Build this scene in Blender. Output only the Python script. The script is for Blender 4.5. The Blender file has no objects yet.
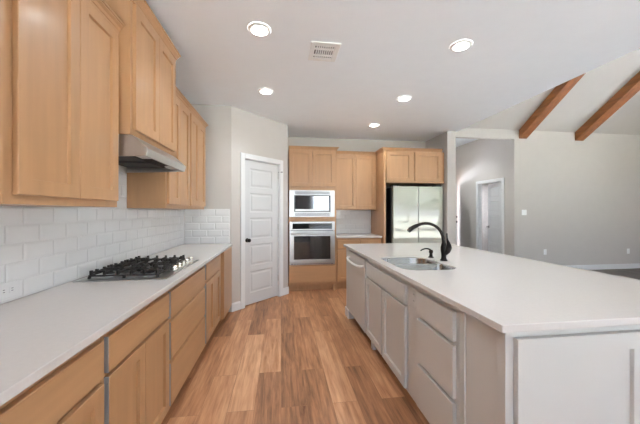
import bpy, bmesh, math, random
from mathutils import Vector, Matrix
random.seed(7)
S = bpy.context.scene
C = S.collection
PI = math.pi
# ------------------------------------------------------------------ camera, world, light, exposure
cam = bpy.data.objects.new('camera', bpy.data.cameras.new('camera'))
C.objects.link(cam)
cam.data.sensor_width = 36
cam.data.lens = 290 * 36 / 640
cam.data.clip_start = 0.02
cam.location = (0, 0, 1.33)
cam.rotation_euler = (PI / 2, 0, -math.atan(39 / 290))
S.camera = cam
S.view_settings.view_transform = 'Standard'
S.view_settings.look = 'None'
S.view_settings.gamma = 1
S.view_settings.use_curve_mapping = False
S.view_settings.exposure = 1.5
W = bpy.data.worlds.new('world'); S.world = W
W.use_nodes = True
wn = W.node_tree; wn.nodes.clear()
wo = wn.nodes.new('ShaderNodeOutputWorld'); wb = wn.nodes.new('ShaderNodeBackground')
wt = wn.nodes.new('ShaderNodeTexCoord'); wx = wn.nodes.new('ShaderNodeSeparateXYZ'); wr = wn.nodes.new('ShaderNodeValToRGB')
wn.links.new(wt.outputs['Generated'], wx.inputs[0]); wn.links.new(wx.outputs['Z'], wr.inputs[0])
wr.color_ramp.elements[0].position = 0.0; wr.color_ramp.elements[0].color = (0.86, 0.96, 1.13, 1)
wr.color_ramp.elements[1].position = 0.7; wr.color_ramp.elements[1].color = (0.72, 0.87, 1.12, 1)
wn.links.new(wr.outputs[0], wb.inputs[0]); wb.inputs[1].default_value = 2.1
wn.links.new(wb.outputs[0], wo.inputs[0])
CAN_WATTS = 15
sun = bpy.data.objects.new('sun', bpy.data.lights.new('sun', 'SUN')); C.objects.link(sun)
sun.data.energy = 66; sun.data.angle = math.radians(1.0); sun.data.color = (0.87, 0.96, 1.12)
sun.rotation_euler = (math.radians(-24), math.radians(-9), 0)      # high sun from behind the far side of the house
S.cycles.max_bounces = 10
S.cycles.diffuse_bounces = 6
S.cycles.sample_clamp_indirect = 6

def portal(name, loc, rot, sx, sy):
    l = bpy.data.lights.new(name, 'AREA'); l.shape = 'RECTANGLE'; l.size = sx; l.size_y = sy
    l.cycles.is_portal = True
    o = bpy.data.objects.new(name, l); C.objects.link(o); o.location = loc; o.rotation_euler = rot
# portals guide sky light through the modelled openings (they give off nothing themselves)
portal('portal_kitchen', (0.9, -3.02, 1.45), (PI / 2, 0, 0), 4.1, 2.4)
portal('portal_side_room', (7.22, 7.4, 1.4), (PI / 2, 0, PI / 2), 2.2, 2.0)
portal('portal_living', (6.24, -3.02, 1.35), (PI / 2, 0, 0), 4.1, 2.5)
portal('portal_east', (8.42, 1.5, 1.45), (PI / 2, 0, PI / 2), 4.4, 2.3)
portal('portal_entry', (4.55, 8.03, 1.05), (PI / 2, 0, PI), 1.0, 2.1)

# ------------------------------------------------------------------ materials
def srgb(r, g, b):
    f = lambda c: (c / 255 / 12.92) if c / 255 <= 0.04045 else ((c / 255 + 0.055) / 1.055) ** 2.4
    return (f(r), f(g), f(b), 1)

def mat(name, col, rough=0.5, metal=0.0, var=0.04, scale=6.0, stretch=(1, 1, 1), bump=0.0, bscale=80, coat=0.0, spec=0.5, rnd=0.0):
    m = bpy.data.materials.new(name); m.use_nodes = True
    t = m.node_tree; n = t.nodes; L = t.links
    p = n['Principled BSDF']
    p.inputs['Roughness'].default_value = rough; p.inputs['Metallic'].default_value = metal
    p.inputs['Coat Weight'].default_value = coat; p.inputs['Coat Roughness'].default_value = 0.15
    p.inputs['Specular IOR Level'].default_value = spec
    tc = n.new('ShaderNodeTexCoord'); mp = n.new('ShaderNodeMapping'); mp.inputs['Scale'].default_value = stretch
    L.new(tc.outputs['Object'], mp.inputs[0])
    nz = n.new('ShaderNodeTexNoise'); nz.inputs['Scale'].default_value = scale; nz.inputs['Detail'].default_value = 5
    L.new(mp.outputs[0], nz.inputs['Vector'])
    mx = n.new('ShaderNodeMix'); mx.data_type = 'RGBA'
    c = [max(0, x) for x in col[:3]]
    mx.inputs['A'].default_value = tuple(x * (1 - var) for x in c) + (1,)
    mx.inputs['B'].default_value = tuple(min(1, x * (1 + var)) for x in c) + (1,)
    mr = n.new('ShaderNodeMapRange'); mr.inputs[1].default_value = 0.3; mr.inputs[2].default_value = 0.7
    L.new(nz.outputs['Fac'], mr.inputs[0]); L.new(mr.outputs[0], mx.inputs['Factor'])
    out = mx.outputs['Result']
    if rnd:
        oi = n.new('ShaderNodeObjectInfo'); hv = n.new('ShaderNodeHueSaturation'); r2 = n.new('ShaderNodeMapRange')
        r2.inputs[3].default_value = 1 - rnd; r2.inputs[4].default_value = 1 + rnd
        L.new(oi.outputs['Random'], r2.inputs[0]); L.new(r2.outputs[0], hv.inputs['Value']); L.new(out, hv.inputs['Color'])
        out = hv.outputs[0]
    L.new(out, p.inputs['Base Color'])
    if bump:
        bz = n.new('ShaderNodeTexNoise'); bz.inputs['Scale'].default_value = bscale; bz.inputs['Detail'].default_value = 3
        L.new(mp.outputs[0], bz.inputs['Vector'])
        bp = n.new('ShaderNodeBump'); bp.inputs['Strength'].default_value = bump; bp.inputs['Distance'].default_value = 0.004
        L.new(bz.outputs['Fac'], bp.inputs['Height']); L.new(bp.outputs[0], p.inputs['Normal'])
    return m

def emis(name, col, st):
    m = bpy.data.materials.new(name); m.use_nodes = True
    p = m.node_tree.nodes['Principled BSDF']
    p.inputs['Base Color'].default_value = col
    p.inputs['Emission Color'].default_value = col; p.inputs['Emission Strength'].default_value = st
    return m

def glass():
    m = bpy.data.materials.new('window_glass'); m.use_nodes = True
    t = m.node_tree; n = t.nodes; n.clear()
    o = n.new('ShaderNodeOutputMaterial'); a = n.new('ShaderNodeBsdfTransparent'); g = n.new('ShaderNodeBsdfGlossy'); x = n.new('ShaderNodeMixShader')
    g.inputs['Roughness'].default_value = 0.02; x.inputs[0].default_value = 0.06
    t.links.new(a.outputs[0], x.inputs[1]); t.links.new(g.outputs[0], x.inputs[2]); t.links.new(x.outputs[0], o.inputs[0])
    return m

def floor_mat(name, FL_D, FL_M, FL_L):
    m = bpy.data.materials.new(name); m.use_nodes = True
    t = m.node_tree; n = t.nodes; L = t.links; p = n['Principled BSDF']
    tc = n.new('ShaderNodeTexCoord')
    sp = n.new('ShaderNodeSeparateXYZ'); cb = n.new('ShaderNodeCombineXYZ')
    L.new(tc.outputs['Object'], sp.inputs[0]); L.new(sp.outputs['Y'], cb.inputs['X']); L.new(sp.outputs['X'], cb.inputs['Y'])
    br = n.new('ShaderNodeTexBrick'); br.offset = 0.37; br.offset_frequency = 2; br.squash = 1
    br.inputs['Scale'].default_value = 1; br.inputs['Brick Width'].default_value = 1.22; br.inputs['Row Height'].default_value = 0.178
    br.inputs['Mortar Size'].default_value = 0.0016; br.inputs['Mortar Smooth'].default_value = 0.1
    br.inputs['Color1'].default_value = (0, 0, 0, 1); br.inputs['Color2'].default_value = (1, 1, 1, 1); br.inputs['Mortar'].default_value = (0.5, 0.5, 0.5, 1)
    L.new(cb.outputs[0], br.inputs['Vector'])
    # grain, shifted per plank
    sc = n.new('ShaderNodeVectorMath'); sc.operation = 'MULTIPLY'; sc.inputs[1].default_value = (1.3, 17, 1)
    L.new(cb.outputs[0], sc.inputs[0])
    ad = n.new('ShaderNodeVectorMath'); ad.operation = 'ADD'
    k = n.new('ShaderNodeVectorMath'); k.operation = 'SCALE'; k.inputs['Scale'].default_value = 17
    L.new(br.outputs['Color'], k.inputs[0]); L.new(sc.outputs[0], ad.inputs[0]); L.new(k.outputs[0], ad.inputs[1])
    nz = n.new('ShaderNodeTexNoise'); nz.inputs['Scale'].default_value = 2.2; nz.inputs['Detail'].default_value = 8; nz.inputs['Roughness'].default_value = 0.62; nz.inputs['Distortion'].default_value = 0.6
    L.new(ad.outputs[0], nz.inputs['Vector'])
    sc2 = n.new('ShaderNodeVectorMath'); sc2.operation = 'MULTIPLY'; sc2.inputs[1].default_value = (1.2, 6, 1); L.new(cb.outputs[0], sc2.inputs[0])
    ad2 = n.new('ShaderNodeVectorMath'); ad2.operation = 'ADD'; L.new(sc2.outputs[0], ad2.inputs[0]); L.new(k.outputs[0], ad2.inputs[1])
    nz2 = n.new('ShaderNodeTexNoise'); nz2.inputs['Scale'].default_value = 1.6; nz2.inputs['Detail'].default_value = 4; nz2.inputs['Distortion'].default_value = 1.0
    L.new(ad2.outputs[0], nz2.inputs['Vector'])
    cr = n.new('ShaderNodeValToRGB'); e = cr.color_ramp.elements
    e[0].position = 0.24; e[0].color = srgb(*FL_D); e[1].position = 0.76; e[1].color = srgb(*FL_L)
    x = e.new(0.5); x.color = srgb(*FL_M)
    a1 = n.new('ShaderNodeMath'); a1.operation = 'MULTIPLY_ADD'; a1.inputs[1].default_value = 0.27; a1.inputs[2].default_value = -0.135
    L.new(br.outputs['Color'], a1.inputs[0])
    a2 = n.new('ShaderNodeMath'); a2.operation = 'ADD'
    a3 = n.new('ShaderNodeMix'); a3.inputs[0].default_value = 0.3
    L.new(nz.outputs['Fac'], a3.inputs['A']); L.new(nz2.outputs['Fac'], a3.inputs['B'])
    L.new(a3.outputs[0], a2.inputs[0]); L.new(a1.outputs[0], a2.inputs[1]); L.new(a2.outputs[0], cr.inputs[0])
    mx = n.new('ShaderNodeMix'); mx.data_type = 'RGBA'; mx.inputs['B'].default_value = srgb(120, 84, 58)
    mf = n.new('ShaderNodeMath'); mf.operation = 'MULTIPLY'; mf.inputs[1].default_value = 0.6
    L.new(br.outputs['Fac'], mf.inputs[0]); L.new(mf.outputs[0], mx.inputs['Factor'])
    L.new(cr.outputs[0], mx.inputs['A']); L.new(mx.outputs['Result'], p.inputs['Base Color'])
    rr = n.new('ShaderNodeMapRange'); rr.inputs[3].default_value = 0.34; rr.inputs[4].default_value = 0.5
    L.new(nz.outputs['Fac'], rr.inputs[0]); L.new(rr.outputs[0], p.inputs['Roughness'])
    bp = n.new('ShaderNodeBump'); bp.inputs['Strength'].default_value = 0.25; bp.inputs['Distance'].default_value = 0.002
    L.new(nz.outputs['Fac'], bp.inputs['Height']); L.new(bp.outputs[0], p.inputs['Normal'])
    return m

WOOD = srgb(175, 134, 95)
M = dict(
    wall=mat('wall_paint', srgb(195, 189, 183), 0.75, var=0.012, bump=0.12, bscale=120),
    ceil=mat('ceiling_paint', srgb(244, 249, 254), 0.85, var=0.012, bump=0.35, bscale=110),
    trim=mat('white_trim_paint', srgb(226, 226, 226), 0.35, var=0.01),
    door=mat('white_door_paint', srgb(208, 208, 208), 0.4, var=0.01),
    floor=floor_mat('brown_plank', (112, 75, 50), (176, 125, 88), (214, 168, 128)),
    floor2=floor_mat('grey_plank', (84, 74, 68), (112, 102, 96), (140, 130, 122)),
    wood=mat('maple', WOOD, 0.36, var=0.07, scale=3.0, stretch=(7, 7, 0.7), coat=0.12, rnd=0.03),
    woodh=mat('maple_cross_grain', WOOD, 0.36, var=0.07, scale=3.0, stretch=(0.8, 0.8, 9), coat=0.12, rnd=0.03),
    edge=mat('grey_front_edge', srgb(150, 152, 154), 0.4, var=0.03),  # flat grey for the side edges of the long run's fronts
    woodin=mat('maple_dark_edge', srgb(150, 105, 68), 0.5, var=0.06, scale=3, stretch=(7, 7, 0.7)),
    paint=mat('greige_paint', srgb(196, 195, 192), 0.38, var=0.01),
    quartz=mat('white_quartz', srgb(204, 199, 195), 0.14, var=0.015, scale=60, spec=0.55),
    tile=mat('glazed_white_tile', srgb(218, 217, 216), 0.1, var=0.02, scale=5, spec=0.6),
    grout=mat('grout', srgb(215, 214, 212), 0.8, var=0.02),
    steel=mat('brushed_steel', srgb(172, 172, 171), 0.22, 1.0, var=0.03, scale=3, stretch=(1, 1, 40)),
    steelh=mat('satin_steel', srgb(188, 187, 186), 0.3, 1.0, var=0.03, scale=3, stretch=(40, 1, 1)),
    fridge=mat('glossy_pale_panel', srgb(178, 177, 166), 0.035, 0.0, var=0.01, scale=2, spec=0.75),
    mirror=mat('mirror_black_glass', srgb(14, 14, 16), 0.03, 0.0, var=0.02, spec=0.9, coat=1.0),
    mwglass=mat('mirrored_glass', srgb(190, 195, 200), 0.05, 1.0, var=0.02),
    black=mat('black_enamel', srgb(24, 23, 23), 0.35, var=0.1),
    iron=mat('cast_iron', srgb(40, 36, 33), 0.55, var=0.15, scale=40, bump=0.2),
    bronze=mat('dark_bronze', srgb(38, 34, 33), 0.28, 0.7, var=0.1),
    dark=mat('dark_recess', srgb(30, 26, 22), 0.8, var=0.1),
    duct=mat('duct_grey', srgb(66, 66, 66), 0.7, var=0.05),
    plastic=mat('white_plastic', srgb(238, 238, 236), 0.35, var=0.01),
    slot=mat('slot_grey', srgb(60, 60, 60), 0.6, var=0.05),
    beam=mat('stained_beam', srgb(136, 82, 42), 0.5, var=0.28, scale=2.0, stretch=(9, 0.9, 9), bump=0.2, bscale=20),
    knob=mat('satin_knob', srgb(232, 226, 214), 0.25, 0.9, var=0.02),
    entry=mat('dark_door_stain', srgb(52, 44, 42), 0.4, var=0.1),
    grass=mat('lawn', srgb(130, 127, 110), 0.9, var=0.25, scale=3),
    patio=mat('patio_concrete', srgb(225, 224, 222), 0.8, var=0.06),
    leaf=mat('leaf', srgb(104, 114, 88), 0.6, var=0.25, scale=2),
    bark=mat('bark', srgb(96, 80, 66), 0.9, var=0.2, scale=8, stretch=(4, 4, 0.6), bump=0.5),
    lamp=emis('lamp_glow', (1, 0.97, 0.92, 1), 9.0),
    hoodlamp=mat('hood_lens', srgb(225, 225, 225), 0.3, var=0.02),
    glass=glass(),
    display=mat('dark_display', srgb(26, 30, 30), 0.06, var=0.05, spec=0.8),
)

# ------------------------------------------------------------------ helpers
def tag(o, label=None, cat=None, group=None, kind=None):
    if label: o['label'] = label
    if cat: o['category'] = cat
    if group: o['group'] = group
    if kind: o['kind'] = kind
    return o

def thing(name, label, cat, loc=(0, 0, 0), group=None, kind=None):
    o = bpy.data.objects.new(name, None); C.objects.link(o); o.location = loc; o.empty_display_size = 0.1
    return tag(o, label, cat, group, kind)

def obj(name, bm, m, parent=None, smooth=False, bevel=0.0, seg=2, label=None):
    """link a bmesh holding world coordinates as one object, relative to its parent"""
    bmesh.ops.recalc_face_normals(bm, faces=bm.faces[:])
    off = Vector((0, 0, 0)); q = parent
    while q is not None:
        off += q.location; q = q.parent
    bmesh.ops.translate(bm, verts=bm.verts[:], vec=-off)
    me = bpy.data.meshes.new(name); bm.to_mesh(me); bm.free()
    me.materials.append(m if not isinstance(m, str) else M[m])
    if smooth:
        for f in me.polygons: f.use_smooth = True
        me.set_sharp_from_angle(angle=math.radians(38))
    o = bpy.data.objects.new(name, me); C.objects.link(o)
    if parent: o.parent = parent
    if bevel:
        b = o.modifiers.new('edge', 'BEVEL'); b.width = bevel; b.segments = seg; b.limit_method = 'ANGLE'; b.angle_limit = math.radians(40)
    if label: o['label'] = label
    return o

def BM(): return bmesh.new()
ident = lambda a, b, c: (a, b, c)
def face_x(X):     return lambda a, b, c: (X + b, a, c)      # a runs along +y, front towards +x
def face_nx(X):    return lambda a, b, c: (X - b, a, c)      # front towards -x
def face_ny(Y):    return lambda a, b, c: (a, Y - b, c)      # a runs along +x, front towards -y
def face_y(Y):     return lambda a, b, c: (a, Y + b, c)
def face_dir(p, d):                                          # a along d, front to the right-hand side of d
    d = Vector(d).normalized(); nn = Vector((d.y, -d.x))
    return lambda a, b, c: (p[0] + d.x * a + nn.x * b, p[1] + d.y * a + nn.y * b, c)

def box(bm, a0, a1, b0, b1, c0, c1, m=ident):
    v = [bm.verts.new(m(a, b, c)) for a in (a0, a1) for b in (b0, b1) for c in (c0, c1)]
    for q in ((0, 1, 3, 2), (4, 6, 7, 5), (0, 4, 5, 1), (2, 3, 7, 6), (0, 2, 6, 4), (1, 5, 7, 3)):
        bm.faces.new([v[i] for i in q])
    return bm

def prism(bm, pts, h0, h1, f):
    """extrude a 2-D outline; f(p, q, h) gives the world point"""
    A = [bm.verts.new(f(p[0], p[1], h0)) for p in pts]; B = [bm.verts.new(f(p[0], p[1], h1)) for p in pts]
    bm.faces.new(A); bm.faces.new(B[::-1]); n = len(pts)
    for i in range(n): bm.faces.new((A[i], B[i], B[(i + 1) % n], A[(i + 1) % n]))
    return bm

def shaker(bm, m, a0, a1, c0, c1, t=0.02, rail=0.06, depth=0.013, b0=0.0015, slope=0.002):
    def ring(d, b): return [bm.verts.new(m(a, b, c)) for a, c in ((a0 + d, c0 + d), (a1 - d, c0 + d), (a1 - d, c1 - d), (a0 + d, c1 - d))]
    e = 0.0018
    R = [ring(0, b0), ring(0, b0 + t - e), ring(e, b0 + t), ring(rail, b0 + t), ring(rail + slope, b0 + t - depth)]
    bm.faces.new(R[0]); bm.faces.new(R[-1])
    for p, q in zip(R, R[1:]):
        for i in range(4): bm.faces.new((p[i], p[(i + 1) % 4], q[(i + 1) % 4], q[i]))
    return bm

def slab_front(bm, m, a0, a1, c0, c1, t=0.02, b0=0.0015, e=0.003):
    def ring(d, b): return [bm.verts.new(m(a, b, c)) for a, c in ((a0 + d, c0 + d), (a1 - d, c0 + d), (a1 - d, c1 - d), (a0 + d, c1 - d))]
    R = [ring(0, b0), ring(0, b0 + t - e), ring(e, b0 + t)]
    bm.faces.new(R[0]); bm.faces.new(R[-1])
    for p, q in zip(R, R[1:]):
        for i in range(4): bm.faces.new((p[i], p[(i + 1) % 4], q[(i + 1) % 4], q[i]))
    return bm

def panel_door(bm, m, a0, a1, c0, c1, t, panels, st):
    """door slab with raised panels on both faces; panels = list of (z0, z1)"""
    zs = [c0]
    for p in panels: zs += [p[0], p[1]]
    zs.append(c1)
    for side in (0, 1):
        B = (lambda d: -d) if side == 0 else (lambda d: -t + d)
        def q(x0, x1, z0, z1, d=0.0): return [bm.verts.new(m(a, B(d), c)) for a, c in ((x0, z0), (x1, z0), (x1, z1), (x0, z1))]
        bm.faces.new(q(a0, a0 + st, c0, c1)); bm.faces.new(q(a1 - st, a1, c0, c1))
        for i in range(0, len(zs), 2): bm.faces.new(q(a0 + st, a1 - st, zs[i], zs[i + 1]))
        for z0, z1 in panels:
            R = []
            for ins, d in ((0, 0), (0.012, 0.009), (0.026, 0.009), (0.046, 0.003)):
                R.append(q(a0 + st + ins, a1 - st - ins, z0 + ins, z1 - ins, d))
            for p, r in zip(R, R[1:]):
                for i in range(4): bm.faces.new((p[i], p[(i + 1) % 4], r[(i + 1) % 4], r[i]))
            bm.faces.new(R[-1])
    for (x0, z0), (x1, z1) in (((a0, c0), (a1, c0)), ((a1, c0), (a1, c1)), ((a1, c1), (a0, c1)), ((a0, c1), (a0, c0))):
        bm.faces.new([bm.verts.new(m(x, b, z)) for x, b, z in ((x0, 0, z0), (x1, 0, z1), (x1, -t, z1), (x0, -t, z0))])
    bmesh.ops.remove_doubles(bm, verts=bm.verts[:], dist=1e-5)
    return bm

def lathe(bm, prof, loc, axis=(0, 0, 1), n=24, cap=True):
    ax = Vector(axis).normalized(); q = Vector((0, 0, 1)).rotation_difference(ax); loc = Vector(loc)
    R = []
    for r, h in prof:
        R.append([bm.verts.new(loc + q @ Vector((r * math.cos(2 * PI * i / n), r * math.sin(2 * PI * i / n), h))) for i in range(n)])
    for p, s in zip(R, R[1:]):
        for i in range(n): bm.faces.new((p[i], p[(i + 1) % n], s[(i + 1) % n], s[i]))
    if cap: bm.faces.new(R[0]); bm.faces.new(R[-1][::-1])
    return bm

def tube(bm, pts, rad, n=14, sub=4):
    P = [Vector(p) for p in pts]
    rad = rad if isinstance(rad, (list, tuple)) else [rad] * len(P)
    Q, RR = [], []
    for i in range(len(P) - 1):
        p0, p1, p2, p3 = P[max(i - 1, 0)], P[i], P[i + 1], P[min(i + 2, len(P) - 1)]
        for k in range(sub):
            u = k / sub
            Q.append(0.5 * ((2 * p1) + (p2 - p0) * u + (2 * p0 - 5 * p1 + 4 * p2 - p3) * u * u + (3 * p1 - p0 - 3 * p2 + p3) * u ** 3))
            RR.append(rad[i] * (1 - u) + rad[i + 1] * u)
    Q.append(P[-1]); RR.append(rad[-1])
    up = None; R = []
    for i, p in enumerate(Q):
        t = (Q[min(i + 1, len(Q) - 1)] - Q[max(i - 1, 0)]).normalized()
        if up is None: up = t.orthogonal().normalized()
        up = (up - t * up.dot(t)).normalized(); s = t.cross(up)
        R.append([bm.verts.new(p + (up * math.cos(2 * PI * k / n) + s * math.sin(2 * PI * k / n)) * RR[i]) for k in range(n)])
    for p, s in zip(R, R[1:]):
        for i in range(n): bm.faces.new((p[i], p[(i + 1) % n], s[(i + 1) % n], s[i]))
    bm.faces.new(R[0][::-1]); bm.faces.new(R[-1])
    return bm

def struct(name, bm, m, label, cat, bevel=0.0):
    return tag(obj(name, bm, m, bevel=bevel), label, cat, kind='structure')

def wall_with_holes(bm, m, a0, a1, c0, c1, t, holes):
    """wall from a0 to a1, face at b=0, thickness behind; holes = (a0,a1,c0,c1), sorted along a"""
    x = a0
    for h0, h1, z0, z1 in holes:
        if h0 > x: box(bm, x, h0, -t, 0, c0, c1, m)
        if z0 > c0: box(bm, h0, h1, -t, 0, c0, z0, m)
        if z1 < c1: box(bm, h0, h1, -t, 0, z1, c1, m)
        x = h1
    if x < a1: box(bm, x, a1, -t, 0, c0, c1, m)
    return bm

# ------------------------------------------------------------------ the setting
XL, YB, CE = -1.255, 5.48, 2.74
XE = 3.06                                    # edge of the flat kitchen ceiling
YL, ZP, SL, YR = 5.8, 3.15, 0.68, 1.4        # living far wall, plate height, roof slope, ridge
YS = -3.0
XR = 8.42
bm = BM(); box(bm, XL - 0.1, XE, YS - 0.1, 9.6, -0.1, 0)
struct('floor', bm, 'floor', 'brown wood plank floor running through kitchen and living room', 'floor')
bm = BM(); box(bm, XL - 0.1, XE, YS - 0.1, YB + 0.1, CE, CE + 0.1)
struct('floor_living', box(BM(), XE, XR + 0.1, YS - 0.1, 9.6, -0.1, 0), 'floor2', 'grey brown plank floor of the living room beyond the island', 'floor')
struct('ceiling', bm, 'ceil', 'flat white textured ceiling over the kitchen with recessed lights', 'ceiling')
struct('wall_left', box(BM(), XL - 0.1, XL, YS, YB + 0.1, 0, CE), 'wall', 'greige wall behind the long run of wooden cabinets and hood', 'wall')
struct('wall_pantry_side', box(BM(), XL - 0.1, -0.655, 3.98, 4.06, 0, CE), 'wall', 'short greige wall at the far end of the long counter', 'wall')
C0 = (-0.655, 3.98); DL = 1.083
md = face_dir(C0, (1, 1))
struct('wall_pantry', wall_with_holes(BM(), md, 0, DL, 0, CE, 0.1, [(0.205, 0.9, 0, 2.085)]), 'wall', 'angled greige wall around the white pantry door', 'wall')
C1 = md(DL, 0, 0)
struct('wall_pantry_return', box(BM(), C1[0] - 0.08, C1[0], C1[1] + 0.0, YB + 0.1, 0, CE), 'wall', 'narrow greige wall return beside the oven tower', 'wall')
struct('wall_back', box(BM(), XL, 2.9, YB, YB + 0.1, 0, CE), 'wall', 'greige kitchen back wall above oven tower and fridge cabinets', 'wall')
struct('wall_fridge', box(BM(), 2.868, 3.022, 4.70, 5.58, 0, CE - 0.001), 'wall', 'greige wall end standing beside the refrigerator', 'wall')
struct('wall_hall_left', box(BM(), 2.868, 3.022, 5.581, 8.1, 0, 3.3), 'wall', 'hall wall running on behind the refrigerator wall end', 'wall')
# vaulted living room
f_xz = lambda p, q, h: (h, p, q)
zr = ZP + SL * (YL - YR)
bm = BM(); prism(bm, [(YL, ZP), (YR, zr), (YS - 0.1, ZP), (YS - 0.1, ZP + 0.12), (YR, zr + 0.12), (YL, ZP + 0.12)], XE - 0.1, XR + 0.1, f_xz)
struct('ceiling_vault', bm, 'wall', 'pale sloped ceiling of the vaulted living room carrying wooden beams', 'ceiling')
bm = BM(); prism(bm, [(YB + 0.1, CE + 0.1), (YS - 0.1, CE + 0.1), (YS - 0.1, ZP), (YR, zr), (YB + 0.1, ZP + SL * (YL - YB - 0.1))], XE - 0.1, XE, f_xz)
struct('wall_gable', bm, 'wall', 'upper wall above the edge of the flat kitchen ceiling', 'wall')
struct('wall_living', box(BM(), 5.13, XR + 0.1, YL, YL + 0.1, 0, ZP + 0.05), 'wall', 'large greige far wall of the living room with switch and outlets', 'wall')
struct('wall_header', box(BM(), 3.022, 5.13, YL, YL + 0.1, 2.95, ZP + 0.05), 'wall', 'pale header over the hall opening', 'wall')
mh = face_nx(5.13)
struct('wall_hall', wall_with_holes(BM(), mh, 5.9, 8.1, 0, 3.3, 0.1, [(6.15, 7.0, 0, 2.07)]), 'wall', 'greige hall wall holding the white panel door', 'wall')
struct('ceiling_hall', box(BM(), 2.868, 7.3, YL + 0.1, 9.6, 3.24, 3.34), 'ceil', 'flat hall ceiling behind the header', 'ceiling')
struct('wall_entry', wall_with_holes(BM(), face_ny(8.0), 3.022, 5.13, 0, 3.24, 0.1, [(4.1, 5.0, 0, 2.1)]), 'wall', 'hall end wall with the entry doorway', 'wall')
# small room behind the hall door
struct('wall_closet', wall_with_holes(BM(), face_ny(8.9), 5.23, 7.2, 0, 3.24, 0.1, []), 'wall', 'bright far wall of the room behind the hall door', 'wall')
struct('wall_closet_side', wall_with_holes(BM(), face_nx(7.2), 5.9, 9.0, 0, 3.24, 0.1, [(6.6, 8.2, 0.8, 2.1)]), 'wall', 'side wall of the room behind the hall door', 'wall')
struct('wall_closet_corner', box(BM(), 5.13, 5.23, 8.1, 9.0, 0, 3.24), 'wall', 'return wall of the room behind the hall door', 'wall')
# south and east walls behind and beside the camera
KW = [(-0.85, 0.35, 0.55, 2.35), (1.35, 2.6, 0.55, 2.35)]
struct('wall_south', wall_with_holes(BM(), face_y(YS), XL - 0.1, XR + 0.1, 0, ZP + 0.1, 0.1,
    [(-1.1, 0.3, 0.15, 2.6), (0.42, 1.28, 0, 2.1), (1.4, 2.9, 0.8, 2.6), (4.2, 8.28, 0.1, 2.6)]), 'wall', 'wall of windows behind the camera', 'wall')
bm = BM(); mx_ = face_nx(XR)
wall_with_holes(bm, mx_, YS, YL, 0, ZP, 0.1, [(-0.7, 1.4, 0.3, 2.6), (2.2, 3.4, 0.8, 2.5)])
prism(bm, [(YL, ZP), (YR, zr), (YS, ZP)], XR, XR + 0.1, f_xz)
struct('wall_right', bm, 'wall', 'right gable wall of the living room', 'wall')

def window(n, m, a0, a1, c0, c1, label, cols=1):
    p = m((a0 + a1) / 2, 0, c0)
    t = thing('window_%d' % n, label, 'window', p, kind='structure')
    bm = BM()
    for x0, x1, z0, z1 in ((a0, a0 + 0.05, c0, c1), (a1 - 0.05, a1, c0, c1), (a0 + 0.05, a1 - 0.05, c0, c0 + 0.05), (a0 + 0.05, a1 - 0.05, c1 - 0.05, c1)):
        box(bm, x0, x1, -0.08, -0.02, z0, z1, m)
    for k in range(1, cols):
        x = a0 + (a1 - a0) * k / cols; box(bm, x - 0.025, x + 0.025, -0.08, -0.02, c0 + 0.05, c1 - 0.05, m)
    obj('frame', bm, 'trim', t)
    obj('glass', box(BM(), a0 + 0.05, a1 - 0.05, -0.053, -0.047, c0 + 0.05, c1 - 0.05, m), 'glass', t)
    bm = BM()
    for x0, x1, z0, z1 in ((a0 - 0.06, a0, c0 - 0.06, c1 + 0.06), (a1, a1 + 0.06, c0 - 0.06, c1 + 0.06), (a0, a1, c0 - 0.06, c0), (a0, a1, c1, c1 + 0.06)):
        box(bm, x0, x1, 0.001, 0.018, z0, z1, m)
    obj('casing', bm, 'trim', t)
ms = face_y(YS)
window(1, ms, -1.1, 0.3, 0.15, 2.6, 'white framed window behind the camera, next to the left wall')
window(2, ms, 1.4, 2.9, 0.8, 2.6, 'white framed window behind the camera, on the living side of the dark door')
window(3, ms, 4.2, 8.28, 0.1, 2.6, 'wide living room window mirrored in the fridge doors', 2)
window(4, mx_, -0.7, 1.4, 0.3, 2.6, 'added fill-light side window of the living room nearer the back of the house', 2)  # unseen opening, added as fill light for the kitchen from the right
window(5, mx_, 2.2, 3.4, 0.8, 2.5, 'added fill-light side window of the living room nearer the far wall', 2)  # second added opening for side fill
window(6, face_nx(7.2), 6.6, 8.2, 0.8, 2.1, 'unseen window added to light the room behind the hall door')  # out of sight, added only to light this room

# doors
def casing(bm, m, a0, a1, top, w=0.07, t=0.018):
    box(bm, a0 - w, a0, 0.001, t, 0, top + w, m); box(bm, a1, a1 + w, 0.001, t, 0, top + w, m); box(bm, a0, a1, 0.001, t, top, top + w, m)
    return bm
def jamb(bm, m, a0, a1, top, t=0.1, w=0.012):
    box(bm, a0, a0 + w, -t, 0.0005, 0, top, m); box(bm, a1 - w, a1, -t, 0.0005, 0, top, m); box(bm, a0 + w, a1 - w, -t, 0.0005, top - w, top, m)
    return bm
def knob(parent, p, axis, name='knob', m='bronze'):
    bm = BM(); lathe(bm, [(0.03, 0.0005), (0.03, 0.006), (0.011, 0.012), (0.011, 0.03), (0.022, 0.038), (0.027, 0.05), (0.024, 0.06), (0.012, 0.066)], p, axis)
    return obj(name, bm, m, parent, smooth=True)

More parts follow.
